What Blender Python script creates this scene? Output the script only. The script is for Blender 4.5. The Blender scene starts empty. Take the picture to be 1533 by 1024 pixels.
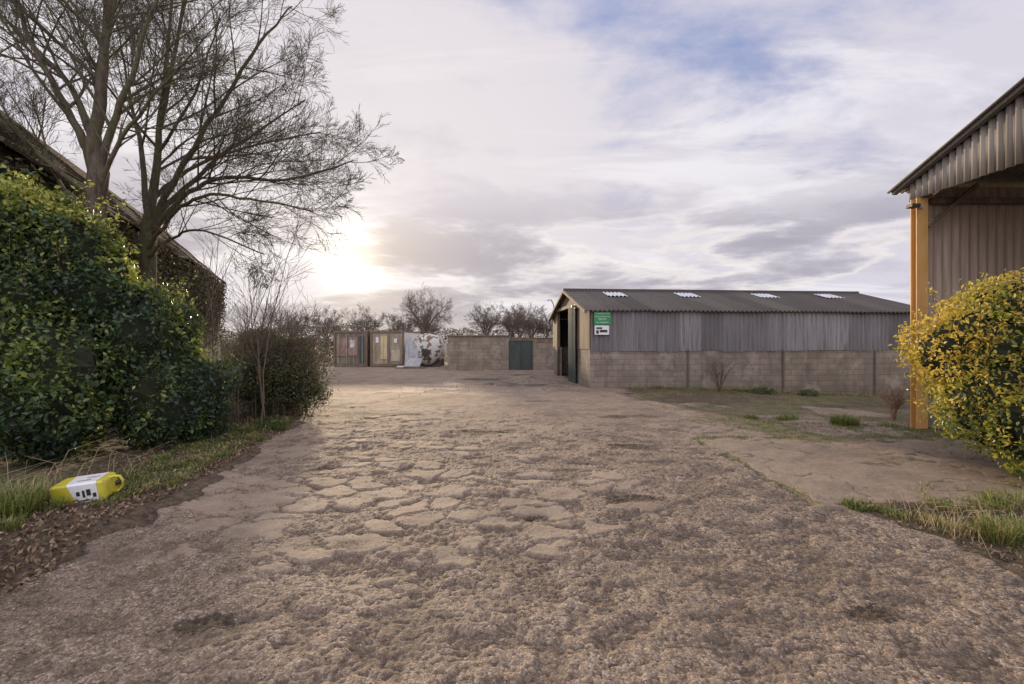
import bpy, math, random
import numpy as np
from mathutils import Vector, Quaternion
random.seed(7); rng=np.random.default_rng(7)
scene=bpy.context.scene
scene.view_settings.view_transform='Standard'
col=scene.collection
S3=Vector((-236,700,122)).normalized()   # direction towards the sun

# ------------------------------------------------------------ node helpers
class G:
    def __init__(s,nt): s.nt=nt
    def n(s,t,ins=None,**kw):
        nd=s.nt.nodes.new(t)
        for k,v in kw.items(): setattr(nd,k,v)
        for k,v in (ins or {}).items():
            if isinstance(v,bpy.types.NodeSocket): s.nt.links.new(v,nd.inputs[k])
            else: nd.inputs[k].default_value=v
        return nd
    def m(s,op,a,b=None,c=None,clamp=False):
        ins={0:a}
        if b is not None: ins[1]=b
        if c is not None: ins[2]=c
        nd=s.n('ShaderNodeMath',ins,operation=op); nd.use_clamp=clamp
        return nd.outputs[0]
    def vm(s,op,a,b=None,sc=None):
        ins={0:a}
        if b is not None: ins[1]=b
        nd=s.n('ShaderNodeVectorMath',ins,operation=op)
        if sc is not None: nd.inputs['Scale'].default_value=sc
        return nd.outputs['Value'] if op in('DOT_PRODUCT','LENGTH') else nd.outputs[0]
    def mix(s,f,a,b,mode='MIX'):
        nd=s.nt.nodes.new('ShaderNodeMix'); nd.data_type='RGBA'; nd.blend_type=mode
        for i,v in ((0,f),(6,a),(7,b)):
            if isinstance(v,bpy.types.NodeSocket): s.nt.links.new(v,nd.inputs[i])
            else: nd.inputs[i].default_value=v if i==0 else c4(v)
        return nd.outputs[2]
    def noise(s,vec,scale,detail=4,rough=.55,dist=0.):
        nd=s.n('ShaderNodeTexNoise',{'Vector':vec,'Scale':scale,'Detail':detail,'Roughness':rough,'Distortion':dist})
        return nd.outputs[0]
    def ramp(s,f,stops):
        nd=s.n('ShaderNodeValToRGB',{0:f}); cr=nd.color_ramp
        while len(cr.elements)<len(stops): cr.elements.new(.5)
        for e,(p,c) in zip(cr.elements,stops): e.position=p; e.color=c4(c)
        return nd.outputs[0]
    def sst(s,f,a,b):
        nd=s.n('ShaderNodeMapRange',{0:f,1:a,2:b,3:0.,4:1.},interpolation_type='SMOOTHSTEP')
        return nd.outputs[0]
    def scale(s,vec,x,y,z):
        return s.n('ShaderNodeMapping',{'Vector':vec,'Scale':(x,y,z)}).outputs[0]
    def v3(s,a): return s.n('ShaderNodeCombineXYZ',{0:a,1:a,2:a}).outputs[0]
def c4(c):
    if isinstance(c,(int,float)): return (c,c,c,1)
    return tuple(c)+((1,) if len(c)==3 else ())
def newmat(name):
    m=bpy.data.materials.new(name); m.use_nodes=True
    nt=m.node_tree; b=nt.nodes['Principled BSDF']
    g=G(nt); g.b=b; g.mat=m
    g.tc=nt.nodes.new('ShaderNodeTexCoord').outputs['Object']
    g.pos=nt.nodes.new('ShaderNodeNewGeometry').outputs['Position']
    return g
def setb(g,color=None,rough=None,bump=None,bd=.01,bs=1.,metal=None,spec=None):
    L=g.nt.links
    if color is not None:
        if isinstance(color,bpy.types.NodeSocket): L.new(color,g.b.inputs['Base Color'])
        else: g.b.inputs['Base Color'].default_value=c4(color)
    if rough is not None:
        if isinstance(rough,bpy.types.NodeSocket): L.new(rough,g.b.inputs['Roughness'])
        else: g.b.inputs['Roughness'].default_value=rough
    if metal is not None: g.b.inputs['Metallic'].default_value=metal
    if spec is not None: g.b.inputs['Specular IOR Level'].default_value=spec
    if bump is not None:
        bn=g.n('ShaderNodeBump',{'Height':bump,'Strength':bs,'Distance':bd})
        L.new(bn.outputs[0],g.b.inputs['Normal'])
    return g.mat
def weathered(name,c1,c2,scale=2.,rough=.75,stretch=1.,stain=(.12,.08,.05),stain_amt=.4,metal=0,bd=.004):
    g=newmat(name)
    v=g.scale(g.tc,1,1,stretch)
    n1=g.noise(v,scale,4,.65); n2=g.noise(g.tc,scale*9,3)
    c=g.mix(g.sst(n1,.35,.65),c1,c2)
    st=g.noise(g.vm('ADD',v,(7.3,2.1,4.4)),scale*.8,5,.7)
    c=g.mix(g.m('MULTIPLY',g.sst(st,.5,.72),stain_amt),c,stain)
    c=g.mix(g.m('MULTIPLY',n2,.4),c,g.mix(.5,c,(0.02,.018,.015)))
    return setb(g,c,rough,n2,bd,.6,metal)

# ------------------------------------------------------------ mesh helpers
def mk(name,v,f,mat=None,parent=None,smooth=False,attrs=None):
    me=bpy.data.meshes.new(name)
    v=np.asarray(v,dtype=np.float32)
    if isinstance(f,np.ndarray):
        k=f.shape[1]; nf=len(f)
        me.vertices.add(len(v)); me.vertices.foreach_set('co',v.ravel())
        me.loops.add(nf*k); me.loops.foreach_set('vertex_index',f.astype(np.int32).ravel())
        me.polygons.add(nf); me.polygons.foreach_set('loop_start',np.arange(0,nf*k,k,dtype=np.int32))
        me.update(calc_edges=True)
    else:
        me.from_pydata([tuple(map(float,p)) for p in v],[],f); me.update()
    if smooth: me.polygons.foreach_set('use_smooth',np.ones(len(me.polygons),dtype=bool))
    for k,a in (attrs or {}).items():
        at=me.attributes.new(k,'FLOAT','POINT'); at.data.foreach_set('value',np.asarray(a,dtype=np.float32))
    if mat: me.materials.append(mat)
    ob=bpy.data.objects.new(name,me); col.objects.link(ob)
    if parent: ob.parent=parent
    return ob
def empty(name,loc=(0,0,0),rz=0):
    e=bpy.data.objects.new(name,None); col.objects.link(e); e.location=loc; e.rotation_euler[2]=rz
    e.empty_display_size=.3
    return e
def boxgeo(x0,x1,y0,y1,z0,z1):
    v=[(x,y,z) for z in(z0,z1) for y in(y0,y1) for x in(x0,x1)]
    f=[(0,2,3,1),(4,5,7,6),(0,1,5,4),(2,6,7,3),(0,4,6,2),(1,3,7,5)]
    return v,f
def box(name,x0,x1,y0,y1,z0,z1,mat,parent=None,bev=0.):
    v,f=boxgeo(x0,x1,y0,y1,z0,z1); ob=mk(name,v,f,mat,parent)
    if bev:
        b=ob.modifiers.new('b','BEVEL'); b.width=bev; b.segments=2
    return ob
def boxes(name,L,mat,parent=None,bev=0.):
    V=[];F=[]
    for b in L:
        v,f=boxgeo(*b); o=len(V); V+=v; F+=[tuple(i+o for i in q) for q in f]
    ob=mk(name,V,F,mat,parent)
    if bev:
        b=ob.modifiers.new('b','BEVEL'); b.width=bev; b.segments=2
    return ob
def beam(name,a,b,w,mat,parent=None):
    a=np.array(a,float);b=np.array(b,float);d=(b-a);d/=np.linalg.norm(d)
    up=np.array([0,0,1.]) if abs(d[2])<.9 else np.array([1.,0,0])
    s=np.cross(d,up);s/=np.linalg.norm(s);t=np.cross(s,d)
    V=[p+s*i*w/2+t*j*w/2 for p in(a,b) for i,j in((-1,-1),(1,-1),(1,1),(-1,1))]
    return mk(name,V,[(0,3,2,1),(4,5,6,7),(0,1,5,4),(1,2,6,5),(2,3,7,6),(3,0,4,7)],mat,parent)
def corr(name,o,u,w,v,h,mat,parent=None,pitch=.15,amp=.025,nv=1,jag=0.,thick=0.):
    """corrugated sheet: origin o, across direction u (width w), along direction v (length h)"""
    o=np.array(o,float);u=np.array(u,float);u/=np.linalg.norm(u);v=np.array(v,float);v/=np.linalg.norm(v)
    nrm=np.cross(u,v)
    nu=max(2,int(w/pitch*6)); a=np.linspace(0,w,nu+1); b=np.linspace(0,h,nv+1)
    A,B=np.meshgrid(a,b)
    bot=np.repeat(rng.uniform(-jag,jag,int(w/.9)+2),1)[(A/.9).astype(int)]
    off=np.sin(A/pitch*2*math.pi)*amp + (rng.uniform(-.008,.008,int(w/.9)+2))[(A/.9).astype(int)]
    B2=B+np.where(B==0,bot,0)
    V=o+A[...,None]*u+B2[...,None]*v+off[...,None]*nrm
    V=V.reshape(-1,3); n=nu+1
    I=np.arange(nv)[:,None]*n+np.arange(nu)[None]
    F=np.stack([I,I+1,I+n+1,I+n],-1).reshape(-1,4)
    pan=rng.uniform(0,1,int(w/.9)+2)[(A/.9).astype(int)].ravel()
    ob=mk(name,V,F,mat,parent,smooth=True,attrs={'panel':pan})
    if thick:
        m=ob.modifiers.new('s','SOLIDIFY'); m.thickness=thick
    return ob
def lattice(seed,n=256): return np.random.default_rng(seed).uniform(0,1,(n,n))
def vnoise(x,y,seed):
    L=lattice(seed); xi=np.floor(x).astype(int); yi=np.floor(y).astype(int)
    fx=x-xi; fy=y-yi; fx=fx*fx*(3-2*fx); fy=fy*fy*(3-2*fy)
    a=L[xi%256,yi%256];b=L[(xi+1)%256,yi%256];c=L[xi%256,(yi+1)%256];d=L[(xi+1)%256,(yi+1)%256]
    return (a*(1-fx)+b*fx)*(1-fy)+(c*(1-fx)+d*fx)*fy
def fbm(x,y,seed,o=4):
    r=0;a=.5;t=0
    for i in range(o): r=r+a*vnoise(x*2**i,y*2**i,seed+i); t+=a; a*=.5
    return r/t
def ss(x,a,b):
    t=np.clip((x-a)/(b-a),0,1); return t*t*(3-2*t)

# ------------------------------------------------------------ camera, sun, world
cam=bpy.data.cameras.new('camera'); co=bpy.data.objects.new('camera',cam); col.objects.link(co)
co.location=(0,0,1.85); co.rotation_euler=(math.radians(90),0,0)
cam.sensor_width=36; cam.lens=16.44; cam.shift_y=-.0013; cam.clip_end=3000; cam.clip_start=.05
scene.camera=co
sl=bpy.data.lights.new('sun','SUN'); so=bpy.data.objects.new('sun',sl); col.objects.link(so)
sl.energy=4.8; sl.angle=math.radians(2.5); sl.color=(1,.78,.52)
so.rotation_euler=S3.to_track_quat('Z','Y').to_euler(); so.location=(-10,30,12)

w=bpy.data.worlds.new('World'); scene.world=w; w.use_nodes=True
g=G(w.node_tree); bg=w.node_tree.nodes['Background']
sky=g.n('ShaderNodeTexSky',sky_type='NISHITA'); sky.sun_disc=False
sky.sun_elevation=math.radians(9.6); sky.sun_rotation=math.radians(-18.6)
d=g.vm('NORMALIZE',w.node_tree.nodes.new('ShaderNodeTexCoord').outputs['Generated'])
sx=g.n('ShaderNodeSeparateXYZ',{0:d}); X,Y,Z=sx.outputs
zz=g.m('ADD',g.m('MAXIMUM',Z,0.),.16)
pl=g.n('ShaderNodeCombineXYZ',{0:g.m('DIVIDE',X,zz),1:g.m('DIVIDE',Y,zz),2:0.}).outputs[0]
rot=g.n('ShaderNodeMapping',{'Vector':pl,'Rotation':(0,0,math.radians(38)),'Scale':(.5,1.3,1)}).outputs[0]
ci=g.noise(rot,1.5,7,.6,.5)
ci2=g.noise(g.vm('ADD',pl,(7.1,3,1)),1.6,7,.6,.25)
cir=g.m('ADD',g.m('MULTIPLY',ci,.5),g.m('MULTIPLY',ci2,.5))
bdv=Vector((.48,1,.90)).normalized()
blue=g.sst(g.vm('DOT_PRODUCT',d,tuple(bdv)),.84,.99)
bias=g.m('MULTIPLY',blue,-.185)
cov=g.sst(g.m('ADD',g.m('ADD',cir,bias),.175),.39,.60)
skyc=g.mix(.72,g.vm('SCALE',sky.outputs[0],sc=.13),(.32,.39,.70))
sd=g.vm('DOT_PRODUCT',d,tuple(S3))
sdp=g.m('MAXIMUM',sd,0.)
wide=g.m('POWER',sdp,5.); mid=g.m('POWER',sdp,70.); tight=g.m('POWER',sdp,900.)
cl=g.mix(wide,(.70,.67,.76),(.88,.81,.81))
cl=g.mix(g.m('MULTIPLY',g.m('SUBTRACT',1.,g.sst(ci2,.40,.56)),.42),cl,g.mix(wide,(.49,.48,.60),(.66,.60,.65)))
cl=g.mix(g.m('MULTIPLY',g.sst(ci,.48,.62),.75),cl,g.mix(wide,(.88,.86,.92),(1.0,.95,.93)))
c=g.mix(cov,skyc,cl)
lowv=g.n('ShaderNodeCombineXYZ',{0:g.m('MULTIPLY',X,3.2),1:g.m('MULTIPLY',Y,3.2),2:g.m('MULTIPLY',Z,13.)}).outputs[0]
ln=g.noise(g.vm('ADD',lowv,(2.1,4.2,.6)),1.0,7,.56,.2)
band=g.m('MULTIPLY',g.sst(Z,.0,.03),g.m('SUBTRACT',1.,g.sst(Z,.17,.33)))
lm=g.m('MULTIPLY',g.sst(g.m('ADD',ln,g.m('MULTIPLY',g.m('SUBTRACT',1.,g.sst(Z,.05,.14)),.05)),.47,.60),band)
edge=g.m('MULTIPLY',g.sst(ln,.42,.48),g.m('SUBTRACT',1.,g.sst(ln,.48,.55)))
dark=g.mix(mid,g.mix(wide,(.38,.36,.42),(.43,.39,.42)),(.74,.62,.52))
c=g.mix(g.m('MULTIPLY',g.m('MULTIPLY',edge,band),.5),c,(.98,.91,.85))
c=g.mix(g.m('MULTIPLY',lm,.76),c,dark)
hz=g.m('SUBTRACT',1.,g.sst(Z,.0,.06))
c=g.mix(g.m('MULTIPLY',hz,.5),c,g.mix(wide,(.62,.59,.64),(.86,.75,.65)))
gl=g.mix(1.,g.v3(g.m('MULTIPLY',mid,.14)),(1,.90,.72),'MULTIPLY')
gl2=g.mix(1.,g.v3(g.m('MULTIPLY',tight,1.9)),(1,.90,.68),'MULTIPLY')
att=g.m('SUBTRACT',1.,g.m('MULTIPLY',lm,.75))
c=g.vm('ADD',c,g.mix(1.,g.vm('ADD',gl,gl2),g.v3(att),'MULTIPLY'))
# sky behind the camera brightened, as added fill light for the foreground
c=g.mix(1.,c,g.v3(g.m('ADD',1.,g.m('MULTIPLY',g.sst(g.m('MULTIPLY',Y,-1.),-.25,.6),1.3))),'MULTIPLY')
c=g.mix(g.m('LESS_THAN',Z,-.002),c,(.24,.20,.16))
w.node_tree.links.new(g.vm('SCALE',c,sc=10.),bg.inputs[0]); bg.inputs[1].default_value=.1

# ------------------------------------------------------------ ground
def XL(y): return np.interp(y,[-5,3.5,4.46,5.6,7.2,10,16,22,30,40,400],[-3.6,-3.8,-4.05,-4.1,-4.35,-4.9,-6.6,-9,-13,-20,-200])
def zg(x,y): return -.42*ss(np.asarray(x,float),5,16)*ss(np.asarray(y,float),9,17)*(1-ss(np.asarray(y,float),60,90))
def grade(lo,hi,f0,far,k):
    a=[lo]; 
    while a[-1]<hi: a.append(a[-1]+f0(a[-1]))
    s=a[-1]-a[-2]
    while a[-1]<far: s*=k; a.append(a[-1]+s)
    return a
ys=np.array(sorted(set([-900,-200,-60,-25,-12,-6,-3,-1,0,.6,1.2]+grade(1.9,16,lambda y:.0125*max(1,(y/3.3)),1300,1.10))))
xr=grade(0,9,lambda x:.0145 if x<3.8 else .03,1000,1.12)
xs=np.array(sorted(set([-a for a in xr]+xr)))
GX,GY=np.meshgrid(xs,ys)
print('ground verts',GX.size)
n1=fbm(GX*.7+50,GY*.7+50,3); n2=fbm(GX*3+90,GY*3+90,11,3)
edge=GX-(XL(GY)+(n1-.5)*1.2+(n2-.5)*.5)
soilL=1-ss(edge,-.12,.16)
vx=GX-(3.65+np.clip(5.3-GY,0,9)*.25+(n2-.5)*.4)
verge=ss(vx,-.05,.15)*(1-ss(GY+(n1-.5)*.8,5.1,5.4))
hol=0
for hx,hy,ra,rb_ in [(.75,6.3,.45,.22),(1.95,8.3,.35,.25),(1.5,5.5,.3,.12),(-1.6,4.2,.5,.2),(-2.7,6.9,.4,.25),(.2,4.9,.25,.1),(2.4,3.2,.35,.18),(-.4,9.6,.6,.2),(2.6,11.5,.7,.35),(-2.0,3.1,.4,.15),(.6,19.5,1.9,.9),(-1.5,22,1.4,.7),(1.0,7.1,.3,.15),(-3.2,12,.8,.4),(.8,14.5,1.1,.4)]:
    hol=hol+np.exp(-(((GX-hx)/ra)**2+((GY-hy)/rb_)**2))
hol=np.clip(hol*(.45+1.5*(n2-.2)),0,1)
dirt=ss(fbm(GX*.8+31,GY*1.1+17,201,4),.53,.66)*(1-ss(GY,34,40))
soil=np.clip(soilL+verge+hol*.62+dirt*.36+.72*ss(GX,3.5,5)*ss(GY+(n1-.5)*4,12,15)*(1-ss(GY,19,20)),0,1)
gmid=ss(fbm(GX*.9+20,GY*.9+7,31),.48,.58)*ss(GX,3.6,5.5)*ss(GY,8.3,9.2)*(1-ss(GY,13,15))*.9
gbarn=ss(GX,3.2,5)*ss(GY+(n1-.5)*3,13.2,16)*(1-ss(GY,19,20))*(.45+.5*ss(n1,.45,.6))
far=ss(GY,40,44)
gside=(1-ss(edge,-2.5,-.4))*ss(n1,.42,.55)*.7
jx=3.47+(n2-.5)*.16
gj=(np.exp(-((GX-jx)/.045)**2)*ss(GY,5,5.3)*(1-ss(GY,8.8,9.2))*ss(n1,.40,.5))+np.exp(-((GY-(8.9+(n2-.5)*.4))/.10)**2)*ss(GX,3.3,3.6)*ss(n1,.38,.48)
# weedy cracks wandering over the right half
wv=np.abs(fbm(GX*.55+71,GY*.55+23,401,4)-.5); weed=np.exp(-(wv/.008)**2)*ss(GX,1.5,3)*ss(GY,6,8)*(1-ss(GY,17,19))
gv=verge*ss(n2,.45,.6)*.6
grass=np.clip(gmid+gbarn+far+gside+gj*.8+gv+weed*.6+.36*ss(GX,3.7,6)*(1-ss(GY,9,10))*ss(GY,4.8,5.4)*ss(fbm(GX*2+3,GY*2+5,301),.5,.6),0,1)
slab=ss(GX,jx-.02,jx+.02)*ss(GY,5.15,5.25)*(1-ss(GY,8.85,8.95))
crackS=np.exp(-((np.abs(fbm(GX*.9+9,GY*.9+3,501,5)-.5))/.006)**2)*slab
plate=np.exp(-((GX+1.1)/2.2)**2-((GY-5.9)/1.9)**2)*1.25
plate=np.clip(plate+.18*ss(-GX,1.5,3.)*ss(GY,4,6.)*(1-ss(GY,9,12)),0,1)
plate=np.clip(plate+.27*ss(GY,7.5,10),0,1)
wet=ss(GY,15,18)*(1-ss(GY,26,30))*np.exp(-((GX-.2)/3.6)**2)
def cells(x,y,seed):
    L1=lattice(seed);L2=lattice(seed+1);L3=lattice(seed+2)
    xi=np.floor(x).astype(int);yi=np.floor(y).astype(int); f1=np.full(x.shape,9.);f2=np.full(x.shape,9.);cid=np.zeros(x.shape)
    for a in(-1,0,1):
        for b in(-1,0,1):
            cx=xi+a;cy=yi+b; dx=cx+.02+.96*L1[cx%256,cy%256]-x; dy=cy+.02+.96*L2[cx%256,cy%256]-y
            dd=np.sqrt(dx*dx+dy*dy); m=dd<f1
            f2=np.where(m,f1,np.minimum(f2,dd)); cid=np.where(m,L3[cx%256,cy%256],cid); f1=np.where(m,dd,f1)
    return f2-f1,cid
wx=GX+.34*(fbm(GX*2.1+11,GY*2.1+5,51,5)-.5)+.09*(fbm(GX*11+11,GY*11+5,58,3)-.5); wy=GY+.34*(fbm(GX*2.1+61,GY*2.1+35,52,5)-.5)+.09*(fbm(GX*11+1,GY*11+45,59,3)-.5)
ce,cid=cells(wx*1.9+20,wy*2.7+20,160)
rag=fbm(GX*6+3,GY*8+9,62,4)
pm=ss(ce+.5*(rag-.5),.10,.17)*ss(cid+.60*plate+.9*(n1-.5)+.5*(rag-.5),.95,.99)*ss(plate,.1,.3)*(1-ss(GY,13,17))
bil=lambda x,y,s:np.abs(2*vnoise(x,y,s)-1)
lump=.55*bil(GX*17+7,GY*19+3,41)+.3*bil(GX*37+7,GY*37+3,42)+.25*vnoise(GX*60+7,GY*60+3,43)
near=1-ss(GY,8,15)
cover=np.clip(1-.72*pm-.7*slab,0,1)
pit=ss(fbm(GX*4.5+17,GY*4.5+31,45,4),.50,.62)
h=(n1-.5)*.06+(n2-.5)*.025+ near*cover*((lump-.4)*.023-pit*.016)+pm*.013
h+= near*(fbm(GX*1.2+1,GY*1.9+2,71,3)-.5)*.035*(1-slab)-hol*.025
h=h*(1-ss(GY,30,60))+soilL*(.03+.05*(n2-.3))*(1-ss(GY,11,13))+slab*.012-gj*.02-crackS*.012
h+=zg(GX,GY)
HGT=h
fieldz=ss(GY,70,400)*0.6
V=np.stack([GX,GY,h+fieldz],-1).reshape(-1,3); n=len(xs)
I=np.arange(len(ys)-1)[:,None]*n+np.arange(n-1)[None]
F=np.stack([I,I+1,I+n+1,I+n],-1).reshape(-1,4)
def gh(x,y):
    i=np.clip(np.searchsorted(ys,y),0,len(ys)-1); j=np.clip(np.searchsorted(xs,x),0,len(xs)-1); return HGT[i,j]
g=newmat('worn_concrete_ground')
p=g.pos
A=lambda k:g.n('ShaderNodeAttribute',attribute_name=k).outputs['Fac']
aS,aG,aSl,aW,aM,aL,aPi,aC=A('soil'),A('grass'),A('slab'),A('wet'),A('pm'),A('lump'),A('pit'),A('crack')
nl=g.noise(p,.45,3,.6); nm=g.noise(p,2.3,5,.7); nf=g.noise(p,34,4,.75)
v1=g.n('ShaderNodeTexVoronoi',{'Vector':p,'Scale':75.,'Randomness':1.})
flat=g.m('MAXIMUM',aM,g.m('MULTIPLY',aSl,.75))
inv=g.m('SUBTRACT',1.,flat)
base=g.mix(g.sst(nl,.35,.65),(.245,.172,.116),(.325,.240,.170))
base=g.mix(g.sst(nm,.36,.62),g.mix(.5,base,(.12,.083,.056)),base)
peb=g.ramp(g.n('ShaderNodeSeparateColor',{0:v1.outputs['Color']}).outputs[0],[(0,(.10,.068,.048)),(.35,(.26,.19,.135)),(.75,(.43,.34,.255)),(1,(.74,.65,.54))])
base=g.mix(g.m('MULTIPLY',inv,.5),base,peb)
cre=g.m('SUBTRACT',1.,g.sst(g.m('ADD',aL,g.m('MULTIPLY',g.m('SUBTRACT',nf,.5),.7)),.12,.42))
base=g.mix(g.m('MULTIPLY',cre,g.m('MULTIPLY',inv,.8)),base,(.070,.047,.032))  # creases painted darker, shade between the lumps put into the colour
base=g.mix(g.m('MULTIPLY',g.m('MULTIPLY',aPi,inv),.48),base,(.095,.066,.045))  # recess shade painted into the pits as well
pc=g.mix(g.sst(nf,.3,.7),(.24,.185,.138),(.38,.31,.238))
base=g.mix(g.m('MULTIPLY',flat,.60),base,pc)
stn=g.sst(g.noise(g.vm('ADD',p,(3,7,1)),1.1,5,.7),.46,.62)
base=g.mix(g.m('MULTIPLY',stn,.40),base,(.125,.092,.066))
pool=g.m('MULTIPLY',g.sst(g.noise(g.scale(p,.7,1.5,1),.9,4,.6),.49,.53),aW)
base=g.mix(g.m('MULTIPLY',pool,.6),base,(.07,.048,.034))
base=g.mix(g.m('MULTIPLY',aC,.75),base,(.06,.055,.025))
sn=g.noise(p,14,4,.75)
soilc=g.mix(g.sst(sn,.3,.7),(.045,.031,.020),(.17,.12,.077))
sm=g.sst(g.m('ADD',aS,g.m('MULTIPLY',g.m('SUBTRACT',nf,.5),.9)),.4,.65)
base=g.mix(sm,base,soilc)
gc=g.mix(g.sst(nf,.3,.7),(.05,.060,.018),(.125,.145,.042))
gc=g.mix(g.sst(nm,.40,.60),gc,(.19,.14,.08))
gm=g.m('MULTIPLY',g.sst(g.m('ADD',aG,g.m('MULTIPLY',g.m('SUBTRACT',g.noise(p,5,5,.8),.5),1.6)),.42,.66),.9)
base=g.mix(gm,base,gc)
hp=g.m('MULTIPLY',g.m('SUBTRACT',1.,v1.outputs['Distance']),.45)
hp=g.m('ADD',hp,g.m('MULTIPLY',nf,1.2))
hp=g.m('MULTIPLY',hp,g.m('SUBTRACT',1.,g.m('MULTIPLY',flat,.5)))
hh=g.m('ADD',hp,g.m('MULTIPLY',nm,.8))
hh=g.m('ADD',hh,g.m('MULTIPLY',g.m('MAXIMUM',sm,gm),g.m('MULTIPLY',sn,2.5)))
hh=g.m('MULTIPLY',hh,g.m('SUBTRACT',1.,g.m('MULTIPLY',pool,.9)))
ro=g.m('SUBTRACT',.84,g.m('MULTIPLY',pool,.6))
gmat=setb(g,base,ro,hh,.020,1.,spec=.42)
ground=mk('ground',V,F,gmat,smooth=True,attrs={'soil':soil.ravel(),'grass':grass.ravel(),'slab':slab.ravel(),'wet':wet.ravel(),'pm':pm.ravel(),'lump':(lump*near+.6*(1-near)).ravel(),'pit':(pit*(.3+.7*near)).ravel(),'crack':crackS.ravel()})

# ------------------------------------------------------------ foliage helpers
def leafmat(name,stops,trans=.45,rough=.45):
    m=bpy.data.materials.new(name); m.use_nodes=True; nt=m.node_tree; g=G(nt)
    b=nt.nodes['Principled BSDF']; out=nt.nodes['Material Output']
    a=g.n('ShaderNodeAttribute',attribute_name='tone').outputs['Fac']
    c=g.ramp(a,stops); nt.links.new(c,b.inputs['Base Color']); b.inputs['Roughness'].default_value=rough
    t=g.n('ShaderNodeBsdfTranslucent',{0:g.mix(.3,c,(.34,.34,.03),'ADD') if trans>.3 else c})
    ms=g.n('ShaderNodeMixShader',{0:trans,1:b.outputs[0],2:t.outputs[0]})
    nt.links.new(ms.outputs[0],out.inputs[0]); return m
def unit(a): return a/np.maximum(np.linalg.norm(a,axis=1,keepdims=True),1e-9)
def leaves(name,P,size,mat,tone,nrm=None,parent=None,aspect=.5,fold=.25,droop=.3,R=None):
    R=R or rng; n=len(P)
    size=np.asarray(size)*R.uniform(.6,1.25,n) if np.ndim(size)==0 else size
    ax=unit(R.normal(size=(n,3))+ (nrm*.5 if nrm is not None else 0)+np.array([0,0,-droop]))
    q=R.normal(size=(n,3))*.7+(nrm if nrm is not None else 0)
    nn=unit(q-(q*ax).sum(1,keepdims=True)*ax); sd=np.cross(ax,nn)
    s=size[:,None]
    b=P-ax*s*.5; t=P+ax*s*.5; l=P+sd*s*aspect*.5+nn*s*fold*.4; r=P-sd*s*aspect*.5+nn*s*fold*.4
    V=np.stack([b,l,t,r],1).reshape(-1,3); i=np.arange(n)[:,None]*4
    F=np.concatenate([i+np.array([0,2,1]),i+np.array([0,3,2])])
    return mk(name,V,F,mat,parent,attrs={'tone':np.repeat(tone,4)})
def subblobs(blobs,k,seed,r0=.28,r1=.5):
    R=np.random.default_rng(seed); out=[]
    for b in blobs:
        for i in range(k):
            d=R.normal(size=3); d/=np.linalg.norm(d); rr=R.uniform(r0,r1)
            out.append((b[0]+d[0]*b[3]*.78,b[1]+d[1]*b[4]*.78,b[2]+d[2]*b[5]*.78,rr,rr,rr*R.uniform(.7,1.1)))
    return out
def blobpts(blobs,n,depth=.14,lump=.16,seed=1,core=.72,shoot=.05):
    R=np.random.default_rng(seed); out=[];nr=[];ids=[]
    vol=np.array([b[3]*b[4]+b[4]*b[5]+b[3]*b[5] for b in blobs]); vol/=vol.sum()
    for bi,(b,f) in enumerate(zip(blobs,vol)):
        m=int(n*f); d=unit(R.normal(size=(m,3))); c=np.array(b[:3]); r=np.array(b[3:6])
        lum=fbm(d[:,0]*4+d[:,2]*3+c[0]*3+60,d[:,1]*4-d[:,2]*2+60+c[1],seed+5,3)
        k=1+(lum-.5)*2*lump*1.6-np.abs(R.normal(size=m))*depth
        k=np.where(R.uniform(size=m)<shoot,k+R.uniform(0,.30,m),k)
        p=c+d*k[:,None]*r; out.append(p); nr.append(unit(d/r)); ids.append(np.full(m,bi))
    P=np.concatenate(out);N=np.concatenate(nr);ids=np.concatenate(ids); keep=np.ones(len(P),bool)
    for b in blobs:
        q=(P-np.array(b[:3]))/np.array(b[3:6]); keep&=(q**2).sum(1)>core**2
    keep&=P[:,2]>zg(P[:,0],P[:,1])+.03
    return P[keep],N[keep],ids[keep]
def sprigs(blobs,n,seed,length=.45,nl=16,up=.8):
    R=np.random.default_rng(seed); P=[];st=[]
    for i in range(n):
        b=blobs[R.integers(len(blobs))]; d=R.normal(size=3); d[2]=abs(d[2])*.9+.1; d[1]-=.3; d/=np.linalg.norm(d)
        s=np.array(b[:3])+d*np.array(b[3:6])*.9; dr=d+np.array([0,0,up])+R.normal(size=3)*.25; dr/=np.linalg.norm(dr)
        L=length*R.uniform(.5,1.3); e=s+dr*L; c=s+dr*L*.5+np.array([0,0,-.03])
        st.append(([tuple(s),tuple(c),tuple(e)],[.006,.004,.002],3))
        t=R.uniform(0.1,1,nl)[:,None]; P.append(s+dr*L*t+R.normal(size=(nl,3))*.035)
    return np.concatenate(P),st
def corebl(name,blobs,mat,parent,k=.74):
    V=[];F=[];
    nu,nv=20,12
    for b in blobs:
        o=len(V)
        for j in range(nv+1):
            th=math.pi*j/nv
            for i in range(nu):
                ph=2*math.pi*i/nu; e=k*(1+.12*math.sin(3*ph+b[0]*5+j)+.08*math.sin(7*th+5*ph))
                V.append((b[0]+b[3]*e*math.sin(th)*math.cos(ph),b[1]+b[4]*e*math.sin(th)*math.sin(ph),b[2]+b[5]*e*math.cos(th)))
        for j in range(nv):
            for i in range(nu):
                F.append((o+j*nu+i,o+j*nu+(i+1)%nu,o+(j+1)*nu+(i+1)%nu,o+(j+1)*nu+i))
    return mk(name,V,F,mat,parent)
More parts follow.
